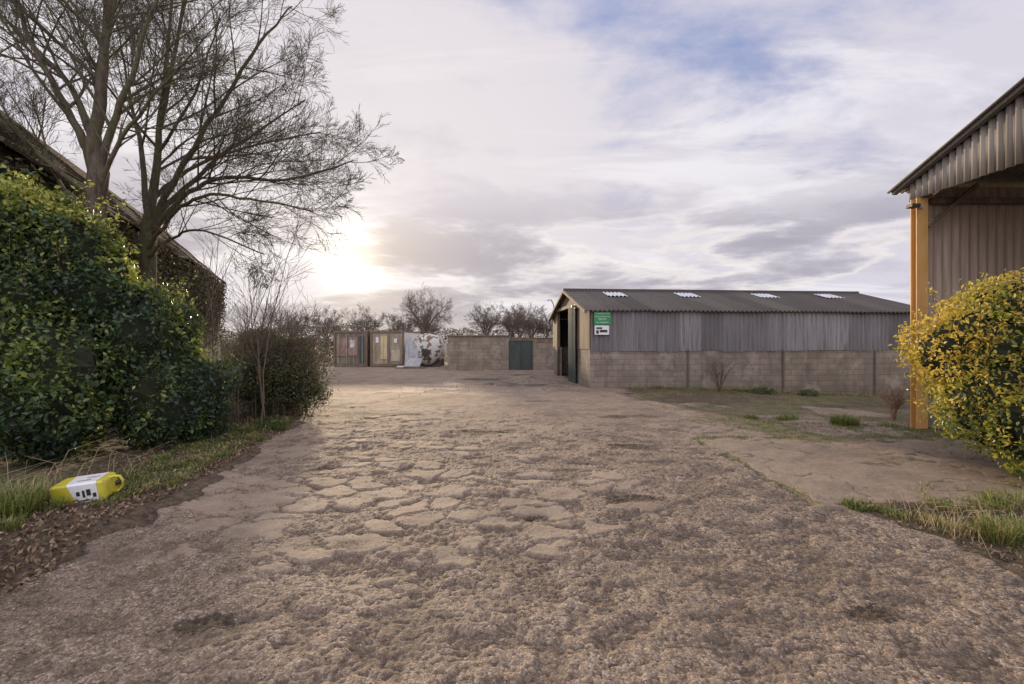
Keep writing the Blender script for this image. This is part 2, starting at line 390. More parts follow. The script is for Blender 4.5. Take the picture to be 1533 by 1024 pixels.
def tubes(name,br,mat,parent=None):
    Vs=[];F4=[];o=0
    groups={}
    for pts,rad,k in br: groups.setdefault((len(pts),k),[]).append((pts,rad))
    for (m,k),L in groups.items():
        P=np.array([a for a,_ in L],float); Rd=np.array([b for _,b in L],float)
        T=np.gradient(P,axis=1);T/=np.linalg.norm(T,axis=2,keepdims=True)+1e-9
        up=np.where(np.abs(T[:,:1,2:3])<.8,np.array([.31,.22,.92]),np.array([.9,.3,.1]))
        A=np.cross(T,np.broadcast_to(up,T.shape));A/=np.linalg.norm(A,axis=2,keepdims=True)+1e-9;B=np.cross(T,A)
        an=np.arange(k)*2*math.pi/k
        ring=P[:,:,None]+Rd[:,:,None,None]*(A[:,:,None]*np.cos(an)[:,None]+B[:,:,None]*np.sin(an)[:,None])
        Vs.append(ring.reshape(-1,3))
        i=np.arange(m-1)[:,None]*k+np.arange(k)[None]; j=np.arange(m-1)[:,None]*k+((np.arange(k)+1)%k)[None]
        f=np.stack([i,j,j+k,i+k],-1).reshape(-1,4)
        F4.append((f[None]+(np.arange(len(L))*m*k)[:,None,None]).reshape(-1,4)+o); o+=len(L)*m*k
    return mk(name,np.concatenate(Vs),np.concatenate(F4),mat,parent,smooth=True)
def grow(out,P,D,L,R,lv,cfg,rn,wig=.075,mr=.003):
    n=max(3,min(8,int(L/.25)+2)); seg=L/n
    pts=[P];rad=[R];dirs=[D]; up=cfg[min(lv,len(cfg)-1)][4]
    for i in range(n):
        D=(D+Vector((rn.gauss(0,wig),rn.gauss(0,wig),rn.gauss(0,wig)+up))).normalized()
        P=P+D*seg; pts.append(P); rad.append(max(mr,R*(1-.72*(i+1)/n))); dirs.append(D)
    out.append(([tuple(p) for p in pts],rad,6 if R>.05 else (4 if R>.015 else 3)))
    kids(out,pts,rad,dirs,L,lv,cfg,rn)
def kids(out,pts,rad,dirs,L,lv,cfg,rn,t0=.2):
    if lv>=len(cfg): return
    nc,ra,a0,a1,up=cfg[lv]
    n=len(pts)-1
    for k in range(nc):
        t=t0+(1-t0)*(k+rn.random())/nc; f=t*n; i=min(n-1,int(f)); u=f-i
        P=pts[i].lerp(pts[i+1],u); D=dirs[min(i+1,n)]
        ang=math.radians(rn.uniform(a0,a1)); ax=D.orthogonal().normalized()
        ax.rotate(Quaternion(D,rn.uniform(0,2*math.pi)))
        D2=D.copy(); D2.rotate(Quaternion(ax,ang))
        r=rad[i]*(.62 if k<nc-1 else .8)
        grow(out,P,D2,L*ra*(1.15-.6*t)*rn.uniform(.7,1.25),max(.0035,r*.75),lv+1,cfg,rn)
def limb(out,pl,r0,r1,cfg,rn,t0=.25,sub=5):
    pl=[Vector(p) for p in pl]; pts=[]
    for a in range(len(pl)-1):
        p0=pl[max(0,a-1)];p1=pl[a];p2=pl[a+1];p3=pl[min(len(pl)-1,a+2)]
        for i in range(sub):
            t=i/sub
            q=.5*((2*p1)+(p2-p0)*t+(2*p0-5*p1+4*p2-p3)*t*t+(3*p1-p0-3*p2+p3)*t**3)
            if pts: q=q+Vector((rn.gauss(0,.015),rn.gauss(0,.015),rn.gauss(0,.015)))
            pts.append(q)
    pts.append(pl[-1]); n=len(pts)
    rad=[r0+(r1-r0)*i/(n-1) for i in range(n)]
    dirs=[(pts[min(i+1,n-1)]-pts[max(i-1,0)]).normalized() for i in range(n)]
    out.append(([tuple(p) for p in pts],rad,9 if r0>.08 else 6))
    L=sum((pts[i+1]-pts[i]).length for i in range(n-1))
    if cfg: kids(out,pts,rad,dirs,L,0,cfg,rn,t0)

g=newmat('bark'); nb=g.noise(g.scale(g.pos,1,1,.3),14,4,.7); mo=g.noise(g.pos,2.5,3)
cb=g.mix(g.sst(nb,.3,.7),(.055,.040,.028),(.155,.118,.086)); cb=g.mix(g.m('MULTIPLY',g.sst(mo,.42,.58),.7),cb,(.095,.10,.040))
bark=setb(g,cb,.9,nb,.02,.8)
g=newmat('twig_bark'); twig=setb(g,g.mix(g.noise(g.pos,3,2),(.085,.06,.045),(.17,.125,.095)),.85)

# ------------------------------------------------------------ big bare trees
rn=random.Random(11)
cfgT=[(13,.48,26,58,.015),(8,.54,24,52,.025),(6,.55,20,48,.02),(3,.62,18,42,.01)]
o=[]
limb(o,[(-7.45,8.3,-.1),(-7.42,8.3,1.5),(-7.38,8.32,3.6),(-7.40,8.3,5.4)],.20,.15,None,rn)
for pl,r in [([(-7.4,8.3,5.0),(-7.9,8.25,6.0),(-8.4,8.1,7.2),(-8.9,8,9.0)],.08),
             ([(-7.4,8.3,5.3),(-7.35,8.4,6.8),(-7.2,8.4,8.5),(-7.3,8.5,11)],.11),
             ([(-7.4,8.3,4.7),(-6.95,8.2,5.8),(-6.4,8.1,7.0),(-5.7,8.0,8.8)],.075),
             ([(-7.38,8.32,4.0),(-6.9,8.0,4.9),(-6.1,7.8,5.8),(-5.3,7.6,6.4)],.05),
             ([(-7.4,8.3,4.4),(-8.0,8.1,4.9),(-8.7,7.9,5.7),(-9.5,7.8,6.2)],.06),
             ([(-7.4,8.3,4.0),(-8.1,8.3,4.7),(-9.0,8.3,5.1),(-10.2,8.2,5.3)],.05),
             ([(-7.4,8.3,5.3),(-8.1,8.6,6.5),(-9.2,8.8,7.6),(-10.4,9.0,8.6)],.07),
             ([(-7.4,8.3,5.2),(-7.7,8.7,6.6),(-7.9,9.2,8.2),(-8.0,9.8,9.8)],.08)]:
    limb(o,pl,r,.015,cfgT,rn)
t1=empty('bare_tree'); tubes('trunk_and_branches',o,bark,t1)
o=[]
limb(o,[(-8.2,10.5,-.1),(-8.15,10.5,2),(-8.17,10.5,4.5)],.19,.15,None,rn)
for pl,r in [([(-8.17,10.5,4.3),(-8.0,10.5,5.8),(-7.85,10.5,7.3),(-7.6,10.6,10.8)],.11),
             ([(-8.1,10.5,4.4),(-7.4,10.4,5.6),(-6.5,10.3,6.9),(-5.4,10,8.2),(-4.7,10,9.0)],.08),
             ([(-8.05,10.5,4.6),(-7.2,10.6,5.5),(-6.2,10.6,6.3),(-4.6,10.4,7.2)],.07),
             ([(-8.1,10.5,4.2),(-7.3,10.3,5.0),(-6.3,10.2,5.4),(-4.8,10,5.3),(-3.4,10,5.7)],.07),
             ([(-8.1,10.4,3.9),(-7.2,10.0,4.6),(-6.2,9.6,4.85),(-5.1,9.5,4.7),(-4.0,9.4,4.45)],.05),
             ([(-8.1,10.4,3.7),(-7.4,10.2,4.1),(-6.6,10.0,4.2),(-5.3,10.0,3.7)],.04),
             ([(-8.17,10.5,4.6),(-8.5,10.7,6.3),(-8.9,10.9,7.5),(-9.3,11,9.3)],.07),
             ([(-7.9,10.5,6.6),(-7.2,10,8.2),(-6.4,9.5,10.4)],.06),
             ([(-8.1,10.5,5.0),(-7.4,11.0,6.0),(-6.3,11.6,6.7),(-4.9,12,7.2)],.055)]:
    limb(o,pl,r,.013,cfgT,rn)
t2=empty('bare_tree'); tubes('trunk_and_branches',o,bark,t2)
cfgS=[(9,.35,20,45,.06),(5,.45,20,45,.05)]
o=[]
for i in range(12):
    x=rn.uniform(-6.6,-4.9); y=rn.uniform(9.2,11.2); hgt=rn.uniform(2.2,4.3)
    limb(o,[(x,y,0),(x+rn.uniform(-.2,.3),y,hgt*.5),(x+rn.uniform(-.4,.9),y+rn.uniform(-.3,.3),hgt)],.017,.004,cfgS,rn,.3)
sp=empty('saplings'); tubes('stems',o,twig,sp)

# ------------------------------------------------------------ left evergreen hedge
hb=[(-7.6,7.2,2.0,1.0,1.0,1.8),(-7.9,7.0,3.3,.85,.85,1.1),(-6.95,7.6,2.6,.75,.8,1.15),(-6.9,6.9,1.2,.85,.8,1.15),
    (-6.35,7.9,1.75,.6,.7,1.05),(-6.1,8.0,.85,.7,.7,.8),(-5.8,8.5,.8,.55,.7,.8),(-7.25,7.4,3.5,.55,.7,.5),(-8.6,6.0,2.0,1.3,1.1,2.1),(-6.4,8.6,1.8,.6,.6,.8)]
sb=subblobs(hb,22,5,.14,.44); hs=hb+sb
hedge=empty('evergreen_hedge')
g=newmat('hedge_shade'); core=setb(g,g.mix(g.noise(g.pos,8,2),(.008,.011,.005),(.028,.034,.014)),1.)  # near-black solid core stands in for the shade between leaves
corebl('shade_core',hb,core,hedge,.80)
lmH=leafmat('hedge_leaf',[(0,(.020,.040,.028)),(.38,(.042,.080,.042)),(.62,(.085,.14,.045)),(.82,(.23,.29,.055)),(1,(.52,.51,.13))],.35,.32)
P,N,ids=blobpts(hs,185000,.2,.26,3,.78,.08)
ct=np.random.default_rng(9).uniform(-.24,.26,len(hs))
patch=fbm(P[:,0]*1.3+P[:,2]*.9+40,P[:,1]*1.1+P[:,2]*.8+40,77,3)
tone=.04+.42*rng.uniform(0,1,len(P))+(patch-.5)*1.1+.17*(P[:,2]-1.9)+.12*(P[:,0]+7)+ct[ids]  # backlight painted in: leaves yellower towards the top and right
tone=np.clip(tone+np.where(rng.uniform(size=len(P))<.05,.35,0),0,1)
print('hedge leaves',len(P))
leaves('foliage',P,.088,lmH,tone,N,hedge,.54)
P,o=sprigs(sb,480,31,.55,20,.7)
leaves('shoot_leaves',P,.075,lmH,np.clip(.28+.17*(P[:,2]-1.8)+.5*rng.uniform(0,1,len(P))*1,0,1),None,hedge,.45)  # upper shoots carry the same painted backlight
tubes('shoots',o,twig,hedge)

# twiggy bush beyond
tb=[(-5.75,11.2,1.0,.75,.8,.95),(-5.1,11.4,.75,.7,.7,.75),(-5.6,11.6,1.4,.55,.6,.6),(-6.2,11.6,1.2,.75,.7,1.0)]
bush=empty('twiggy_bush')
corebl('shade_core',tb,core,bush,.5)
lmB=leafmat('bush_leaf',[(0,(.04,.045,.025)),(.5,(.09,.095,.04)),(.8,(.16,.16,.06)),(1,(.28,.23,.12))],.3,.6)
P,N,_=blobpts(tb+subblobs(tb,12,3,.14,.42),42000,.35,.3,8,.45,.14)
leaves('foliage',P,.058,lmB,rng.uniform(0,1,len(P)),N,bush)
o=[]
for i in range(60):
    b=rn.choice(tb); a=rn.uniform(0,6.28); x=b[0]+rn.uniform(-.3,.3);y=b[1]+rn.uniform(-.3,.3)
    ll=rn.uniform(1.2,2.6)
    e=(x+math.cos(a)*rn.uniform(.3,1.1),y+math.sin(a)*.6,ll)
    limb(o,[(x,y,.0),((x*1.2+e[0]*.8)/2,(y+e[1])/2,ll*.6),e],.010,.003,[(8,.35,20,55,.04),(3,.5,20,50,.02)],rn,.3,3)
tubes('stems',o,twig,bush)

# ------------------------------------------------------------ right variegated bush
rb=[(7.25,6.6,1.4,1.15,1.0,1.1),(6.45,6.6,1.65,.62,.7,.65),(7.05,6.6,2.2,.55,.65,.5),(6.45,6.2,1.0,.55,.6,.65),(7.5,6.1,1.05,1.1,1.0,.95),(7.8,6.6,1.9,.9,.85,.65),(6.75,5.8,.55,.6,.55,.5),(7.0,5.4,.5,.6,.45,.45),(6.4,5.7,.9,.4,.4,.4)]
yb=empty('variegated_bush')
corebl('shade_core',rb,core,yb,.78)
lmY=leafmat('variegated_leaf',[(0,(.035,.07,.022)),(.3,(.075,.13,.03)),(.54,(.20,.235,.04)),(.74,(.45,.355,.045)),(1,(.64,.47,.08))],.4,.42)
rsb=subblobs(rb,18,15,.12,.34); rs=rb+rsb
P,N,ids=blobpts(rs,105000,.2,.26,19,.78,.08)
ct=np.random.default_rng(8).uniform(-.2,.18,len(rs))
patch=fbm(P[:,0]*1.7+P[:,2]+20,P[:,1]*1.5+P[:,2]*.8+20,87,3)
def ytone(P): return .23+.6*rng.uniform(0,1,len(P))-.30*(P[:,0]-6.8)+.24*(P[:,2]-1.3)  # random variegation, plus sunlight painted in as yellower left and top
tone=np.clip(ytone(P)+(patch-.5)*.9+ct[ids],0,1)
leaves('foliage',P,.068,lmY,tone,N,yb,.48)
P,o=sprigs(rsb,380,33,.42,20,1.0)
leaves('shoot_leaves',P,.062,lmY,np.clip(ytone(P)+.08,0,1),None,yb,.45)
tubes('stems',o,twig,yb)

# ------------------------------------------------------------ grass, litter
def blades(name,tufts,mat,parent=None,seed=5):
    R=np.random.default_rng(seed); Vs=[];tn=[]
    for (x,y,r,hgt,n,dry) in tufts:
        a=R.uniform(0,6.283,n); rr=r*np.sqrt(R.uniform(0,1,n)); px=x+rr*np.cos(a); py=y+rr*np.sin(a)
        z=gh(px,py)-.01; a2=a+R.normal(0,.8,n); hh=hgt*R.uniform(.45,1.15,n); ln=hh*R.uniform(.2,1.0,n)
        dx=np.cos(a2);dy=np.sin(a2); wd=.003+.003*R.uniform(size=n)
        b0=np.stack([px,py,z],-1); m=b0+np.stack([dx*ln*.35,dy*ln*.35,hh*.65],-1); t=b0+np.stack([dx*ln,dy*ln,hh*R.uniform(.5,1.,n)],-1)
        s=np.stack([-dy*wd,dx*wd,wd*0],-1)
        Vs.append(np.stack([b0-s,b0+s,m+s*.8,m-s*.8,t],1).reshape(-1,3)); tn.append(np.clip(R.uniform(0,.75,n)+dry,0,1))
    V=np.concatenate(Vs);t=np.concatenate(tn);i=np.arange(len(t))[:,None]*5
    F=np.concatenate([i+np.array([0,1,2]),i+np.array([0,2,3]),i+np.array([3,2,4])])
    return mk(name,V,F,mat,parent,attrs={'tone':np.repeat(t,5)})
gmt=leafmat('grass_blade',[(0,(.055,.09,.022)),(.45,(.12,.17,.035)),(.75,(.26,.26,.075)),(1,(.46,.37,.21))],.35,.5)
T=[]
for i in range(330):
    y=rn.uniform(5.4,9.5); x=float(XL(y))-rn.uniform(.0,1.1)-.02
    if rn.random()<.8: T.append((x,y,rn.uniform(.05,.14),rn.uniform(.04,.12),50,rn.choice([0,0,.2,.4])))
for i in range(60):
    y=rn.uniform(9,22); x=float(XL(y))-rn.uniform(0,1.2); T.append((x,y,.18,rn.uniform(.08,.2),45,.2))
for x,y,r,hh,n,dr in [(-5.15,4.8,.20,.32,500,.15),(-5.35,5.1,.2,.34,300,.3),(-4.85,4.5,.12,.14,160,.1),(-4.9,5.0,.12,.14,120,0),(-4.5,5.2,.15,.1,120,.1),(-5.25,5.25,.12,.12,90,.2),(-4.5,5.45,.12,.10,80,.1),
    (3.85,5.2,.14,.09,260,0),(4.05,5.05,.12,.09,160,0),(4.8,5.15,.18,.11,160,.1),(5.3,5.2,.2,.13,160,.2),(5.6,5.3,.22,.16,200,.15),
    (4.55,4.35,.18,.24,380,.3),(4.8,4.15,.18,.24,340,.15),(4.3,4.6,.2,.16,140,.5),(5.0,4.6,.3,.15,160,.45),(4.1,4.9,.15,.10,90,.4),
    (7.35,10.4,.22,.28,480,.05),(7.6,10.5,.16,.2,250,.2),(6.6,11.1,.18,.18,160,.1),(6.3,11,.14,.16,120,.1),(5.7,11.1,.14,.16,120,.1),(8.2,10.2,.22,.12,160,.1),(-4.85,9.6,.25,.22,400,.1),(-5.1,9.3,.2,.2,250,.1)]:
    T.append((x,y,r,hh,n,dr))
for i in range(170):
    x=rn.uniform(4.2,17); y=18.1+.09*(x-3)-rn.uniform(.05,.5) if i<75 else rn.uniform(13.0,17.6); T.append((x,y,.25,rn.uniform(.08,.22) if i<75 else .07,40,rn.choice([0,.2,.5])))
for i in range(130):
    x=rn.uniform(5.2,9.0); y=rn.uniform(8.9,11.9); T.append((x,y,.12,.06,24,.15))
for i in range(60):
    T.append((3.47+rn.gauss(0,.03),rn.uniform(5.2,8.9),.04,.03,8,.25))
for i in range(70):
    T.append((rn.uniform(3.5,7.5),8.9+rn.gauss(0,.08),.07,.045,14,.2))
for i in range(40):
    T.append((rn.uniform(4.6,7.),rn.uniform(5.0,6.0),.08,.06,14,.3))
blades('grass',T,gmt)
lit=leafmat('dead_leaf',[(0,(.07,.045,.027)),(.5,(.17,.11,.065)),(1,(.34,.24,.15))],.1,.8)
n=6500; y=rng.uniform(3.3,12,n); x=XL(y)-np.abs(rng.normal(0,.8,n))+.15
P=np.stack([x,y,gh(x,y)+.008+rng.uniform(0,.03,n)],-1); leaves('fallen_leaves',P,.055,lit,rng.uniform(0,1,n),np.tile([0,0,1.6],(n,1)),droop=0)
n=1100; y=rng.uniform(3.5,5.3,n); x=3.9+(5.3-y)*.26+np.abs(rng.normal(0,.8,n))-.1
P=np.stack([x,y,gh(x,y)+.008+rng.uniform(0,.03,n)],-1); leaves('fallen_leaves',P,.05,lit,rng.uniform(0,1,n),np.tile([0,0,1.6],(n,1)),droop=0)
n=700; x=rng.normal(0,2.2,n); y=rng.normal(20,2,n)
P=np.stack([x,y,gh(x,y)+.005],-1); leaves('fallen_leaves',P,.06,lit,rng.uniform(0,.5,n),np.tile([0,0,4],(n,1)),droop=0)
n=6500; y=1.9+rng.uniform(0,1,n)**1.4*13; x=rng.uniform(-4,5,n)*(.5+y*.12); s=rng.uniform(.003,.011,n)
oc=np.array([(1,0,0),(0,1,0),(-1,0,0),(0,-1,0),(0,0,.7),(0,0,-.7)]); of=np.array([(0,1,4),(1,2,4),(2,3,4),(3,0,4),(1,0,5),(2,1,5),(3,2,5),(0,3,5)])
V=(np.stack([x,y,gh(x,y)+.001],-1)[:,None]+oc[None]*s[:,None,None]*rng.uniform(.6,1.3,(n,6,1))).reshape(-1,3)
stm=weathered('stone',(.24,.175,.125),(.46,.37,.27),20)
mk('loose_stones',V,(np.arange(n)[:,None,None]*6+of[None]).reshape(-1,3),stm)

# ------------------------------------------------------------ materials for buildings
def blockmat(name,c1,c2,mort,moss=.3):
    g=newmat(name)
    sp=g.n('ShaderNodeSeparateXYZ',{0:g.tc}); hx=g.m('ADD',sp.outputs[0],sp.outputs[1])
    uv=g.n('ShaderNodeCombineXYZ',{0:hx,1:sp.outputs[2],2:0.}).outputs[0]
    br=g.n('ShaderNodeTexBrick',{'Vector':uv,'Color1':c4(c1),'Color2':c4(c2),'Mortar':c4(mort),'Scale':1.,'Mortar Size':.008,'Mortar Smooth':.25,'Bias':0.,'Brick Width':.45,'Row Height':.225})
    n1=g.noise(g.tc,1.3,5,.7); n2=g.noise(g.tc,30,3,.7)
    c=g.mix(g.m('MULTIPLY',g.sst(n1,.40,.62),.55),br.outputs[0],(.13,.10,.08))
    low=g.m('SUBTRACT',1.,g.sst(g.m('ADD',sp.outputs[2],g.m('MULTIPLY',n1,.6)),.0,.7))
    c=g.mix(g.m('MULTIPLY',low,moss),c,(.075,.072,.035))
    st=g.sst(g.noise(g.scale(g.tc,1,1,.15),2.5,4,.7),.5,.65)
    c=g.mix(g.m('MULTIPLY',st,.4),c,(.10,.082,.065))
    pale=g.sst(g.noise(g.vm('ADD',g.tc,(4,4,4)),.8,5,.7),.52,.64)
    c=g.mix(g.m('MULTIPLY',pale,.55),c,(.38,.335,.275))
    hgt=g.m('ADD',g.m('MULTIPLY',br.outputs[1],-1.),g.m('MULTIPLY',n2,.4))
    return setb(g,c,.9,hgt,.01,.8)
def cladmat(name,cols,rust=.35,streak=1.):
    g=newmat(name)
    v=g.scale(g.tc,1,1,.25); n1=g.noise(v,1.1,4,.6); n2=g.noise(g.scale(g.tc,1,1,.04),22,3,.6); n3=g.noise(g.tc,25,3)
    pa=g.n('ShaderNodeAttribute',attribute_name='panel').outputs['Fac']
    c=g.ramp(g.m('ADD',g.m('MULTIPLY',pa,.5),g.m('MULTIPLY',n1,.5)),[(0.15,cols[0]),(.5,cols[1]),(.85,cols[2])])
    c=g.mix(g.m('MULTIPLY',g.sst(n2,.40,.66),.62*streak),c,g.mix(.75,c,(.07,.06,.055)))
    c=g.mix(g.m('MULTIPLY',g.sst(g.noise(g.scale(g.vm('ADD',g.tc,(3,8,2)),1,1,.2),1.6,4,.7),.50,.68),rust),c,(.13,.095,.07))
    return setb(g,c,.75,n3,.003,.4)
blk=blockmat('concrete_block',(.28,.235,.19),(.225,.19,.152),(.16,.13,.105))
blk2=blockmat('render_block',(.31,.26,.205),(.26,.215,.17),(.22,.18,.145),.2)
clad=cladmat('weathered_cladding',[(.12,.115,.12),(.20,.19,.20),(.32,.305,.315)],.55)
rf=cladmat('fibre_cement_roof',[(.06,.049,.042),(.09,.075,.064),(.14,.12,.102)],.3)
woodb=weathered('brown_boards',(.14,.10,.066),(.25,.185,.13),3,.85,.2,(.05,.035,.025),.5)
woodd=weathered('dark_old_boards',(.05,.038,.028),(.10,.078,.058),3,.9,.2,(.03,.025,.015),.5)
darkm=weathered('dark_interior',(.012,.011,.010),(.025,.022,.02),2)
greenp=weathered('green_paint',(.04,.06,.052),(.06,.08,.072),3,.6,.3)
postg=weathered('mossy_post',(.09,.085,.06),(.13,.12,.09),3,.8,.3)
steelg=weathered('galvanised',(.30,.30,.31),(.42,.42,.43),4,.5,.3,(.2,.12,.07),.3)
skyl=weathered('rooflight',(.55,.57,.60),(.75,.76,.78),3,.3,1,(.4,.4,.38),.4)
whitep=weathered('white_paint',(.62,.60,.57),(.76,.75,.72),3,.5,.3,(.25,.15,.09),.5)
creamp=weathered('cream_paint',(.50,.42,.30),(.62,.55,.42),3,.6,.4,(.20,.09,.045),.6)
rustp=weathered('rust_brown',(.14,.10,.07),(.23,.165,.12),3,.8,.4,(.07,.05,.035),.6)
signg=weathered('sign_green',(.02,.25,.09),(.025,.29,.10),2,.4,1,(.05,.1,.05),.1)
signw=weathered('sign_white',(.75,.75,.75),(.8,.8,.8),2,.4,1,(.5,.5,.5),.1)
blackp=weathered('black_print',(.02,.02,.02),(.03,.03,.03),2,.5)

def text(body,loc,size,rot,mat,parent,name='lettering'):
    cu=bpy.data.curves.new(name,'FONT'); cu.body=body; cu.size=size; cu.align_x='CENTER'; cu.extrude=.002
    ob=bpy.data.objects.new(name,cu); col.objects.link(ob); cu.materials.append(mat)
    ob.location=loc; ob.rotation_euler=rot; ob.parent=parent; return ob

# ------------------------------------------------------------ main barn
Lb,W,He,Hr=14.5,8.,3.05,4.2
barn=empty('farm_barn',(3.04,18.2,0),math.atan2(.09,.996))
boxes('block_walls',[(0,Lb,0,.2,-.7,1.5),(Lb-.2,Lb,.2,W-.2,-.7,1.5),(0,Lb,W-.2,W,-.7,1.5),(0,.2,.2,2.9,-.7,1.5),(0,.2,6.6,W-.2,-.7,1.5)],blk,barn)
boxes('posts',[(x-.04,x+.04,-.04,-.002,-.7,1.5) for x in(3.95,7.95,11.95)],postg,barn)
corr('side_cladding',(.02,-.035,1.44),(1,0,0),Lb-.04,(0,0,1),He-1.46,clad,barn,.18,.034,3,.03)
corr('rear_cladding',(Lb-.02,W+.03,1.44),(-1,0,0),Lb-.04,(0,0,1),He-1.46,clad,barn)
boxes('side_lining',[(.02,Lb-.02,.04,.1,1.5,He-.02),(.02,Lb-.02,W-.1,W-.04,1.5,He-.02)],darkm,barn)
def gz_(y): return He+(Hr-He)*(1-abs(y-W/2)/(W/2))
V=[];F=[]
def board(y0,y1,z0):
    o=len(V); y0=max(y0,0)
    V.extend([(-.03,y0,z0),(-.03,y1,z0),(-.03,y1,gz_(y1)-.02),(-.03,y0,gz_(y0)-.02),(.03,y0,z0),(.03,y1,z0),(.03,y1,gz_(y1)-.02),(.03,y0,gz_(y0)-.02)])
    F.extend([tuple(o+i for i in q) for q in[(0,3,2,1),(4,5,6,7),(0,1,5,4),(2,3,7,6),(1,2,6,5),(0,4,7,3)]])
y=0
while y<W-.01:
    y1=min(y+.2,W); z0=1.5 if (y<2.9 or y>=6.6) else 3.35
    board(y+.006,y1-.006,z0); y=y1
mk('gable_boards',V,F,woodb,barn)
V2=[(Lb,0,1.5),(Lb,W,1.5),(Lb,W,He),(Lb,W/2,Hr-.03),(Lb,0,He)]
mk('end_gable',V2,[(0,1,2,3,4)],clad,barn)
boxes('door_frame',[(-.06,.1,2.8,2.9,-.2,3.4),(-.06,.1,6.6,6.7,-.2,3.4),(-.10,-.04,2.2,6.9,3.36,3.5)],woodb,barn)
corr('sliding_door',(-.12,3.4,.0),(0,-1,0),1.4,(0,0,1),3.35,greenp,barn,.2,.02)
th=math.atan2(Hr-He,W/2); sl_=(W/2+.2)/math.cos(th)
corr('roof_near',(-.25,-.2,He-.2*math.tan(th)+.03),(1,0,0),Lb+.5,(0,math.cos(th),math.sin(th)),sl_,rf,barn,.18,.034,4,.03,.012)
corr('roof_far',(Lb+.25,W+.2,He-.2*math.tan(th)+.03),(-1,0,0),Lb+.5,(0,-math.cos(th),math.sin(th)),sl_,rf,barn,.18,.034,2,.0,.012)
beam('ridge_cap',(-.27,W/2,Hr+.05),(Lb+.27,W/2,Hr+.05),.14,rf,barn)
beam('verge_board',(-.22,-.2,He-.08),(-.22,W/2,Hr-.02),.12,woodb,barn)
beam('verge_board_far',(-.22,W+.2,He-.08),(-.22,W/2,Hr-.02),.12,woodb,barn)
for x in(1.9,5.3,9.1,12.3):
    y0=2.45;y1=3.3
    corr('rooflight',(x-.45,y0,He+y0*math.tan(th)+.085),(1,0,0),.9,(0,math.cos(th),math.sin(th)),(y1-y0)/math.cos(th),skyl,barn,.18,.026,1)
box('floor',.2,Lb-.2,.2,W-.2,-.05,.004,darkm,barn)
boxes('gable_fittings',[(-.16,-.06,1.9,2.1,3.25,3.4),(-.3,-.16,1.93,2.07,3.28,3.38)],steelg,barn)
bs=empty('barn_sign',(3.04+.45*.996+.08*.09,18.2+.45*.09-.10,0),math.atan2(.09,.996))
box('green_board',-.33,.33,-.03,0,2.47,2.97,signg,bs)
box('white_board',-.30,.27,-.03,0,2.08,2.44,signw,bs)
r9=(math.radians(90),0,0)
for i,(t,s) in enumerate([('WOODSIDE FARM',.07),('STORAGE UNITS & YARD',.055),('TO LET',.10),('ALL ENQUIRIES',.07)]):
    text(t,(0,-.033,2.88-i*.115),s,r9,signw,bs)
boxes('printed_marks',[(-.24,.0,-.034,-.0305,2.30,2.37),(-.1,.2,-.034,-.0305,2.17,2.27),(-.24,-.14,-.034,-.0305,2.12,2.26)],blackp,bs)
o=[([(2.3,25.4,3.2),(2.25,25.3,3.8),(2.1,25.1,4.05),(1.9,24.9,4.0)],[.03]*4,6)]
tubes('yard_light',o,steelg)

# ------------------------------------------------------------ rear block store
store=empty('block_store',(-4.05,29.4,0))
boxes('walls',[(0,3.85,0,.2,-.1,2.12),(5.35,6.9,0,.2,-.1,1.95),(0,.2,.2,4,-.1,2.12),(.2,6.9,3.8,4,-.1,2.0),(3.75,3.95,.2,3.8,-.1,2.0)],blk2,store)
boxes('roof',[(-.05,3.9,-.06,4.1,2.125,2.19),(3.9,6.95,-.06,4.1,1.99,2.05)],rustp,store)
boxes('fascia',[(5.35,6.9,-.03,.0-.002,1.72,1.98),(3.85,5.35,-.03,.1,1.86,1.985)],woodb,store)
corr('door_leaf',(3.9,.02,.02),(1,0,0),.72,(0,0,1),1.82,greenp,store,.12,.012)
corr('door_leaf',(4.64,.02,.02),(1,0,0),.72,(0,0,1),1.82,greenp,store,.12,.012)
boxes('door_frame',[(3.86,3.9,-.04,.05,0,1.86),(5.31,5.36,-.04,.05,0,1.86),(4.615,4.645,-.03,.03,0,1.86)],greenp,store)

# ------------------------------------------------------------ containers
def container(x0,y0,face,side,sub):
    e=empty('shipping_container',(x0,y0,0)); Wd,H,L=2.4,2.55,6.
    boxes('corner_frame',[(0,.14,0,.14,.02,H),(Wd-.14,Wd,0,.14,.02,H),(.14,Wd-.14,0,.12,.02,.2),(.14,Wd-.14,0,.12,H-.16,H),
        (0,.12,L-.12,L,.02,H),(Wd-.12,Wd,L-.12,L,.02,H),(0,.1,.14,L-.12,.02,.16),(Wd-.1,Wd,.14,L-.12,.02,.16),(0,.1,.14,L-.12,H-.1,H),(Wd-.1,Wd,.14,L-.12,H-.1,H)],rustp,e,.01)
    corr('side_panel',(Wd-.04,.14,.16),(0,1,0),L-.26,(0,0,1),H-.26,side,e,.28,.03)
    corr('side_panel',(.04,L-.12,.16),(0,-1,0),L-.26,(0,0,1),H-.26,side,e,.28,.03)
    corr('end_panel',(.12,L-.05,.16),(1,0,0),Wd-.24,(0,0,1),H-.26,side,e,.28,.03)
    box('roof',.1,Wd-.1,.12,L-.12,H-.07,H-.03,rustp,e)
    boxes('doors',[(.15,Wd/2-.01,.05,.1,.21,H-.17),(Wd/2+.01,Wd-.15,.05,.1,.21,H-.17)],face,e,.008)
    boxes('lock_rods',[(x-.015,x+.015,-.01,.045,.22,H-.2) for x in(.35,.95,1.45,2.05)]+[(x-.1,x+.02,-.02,.04,1.1,1.16) for x in(.95,1.5)],steelg,e)
    for i,(bx,m) in enumerate(sub): box('panel_%d'%i,bx[0],bx[1],.0-.001*i,.048,bx[2],bx[3],m,e)
    return e
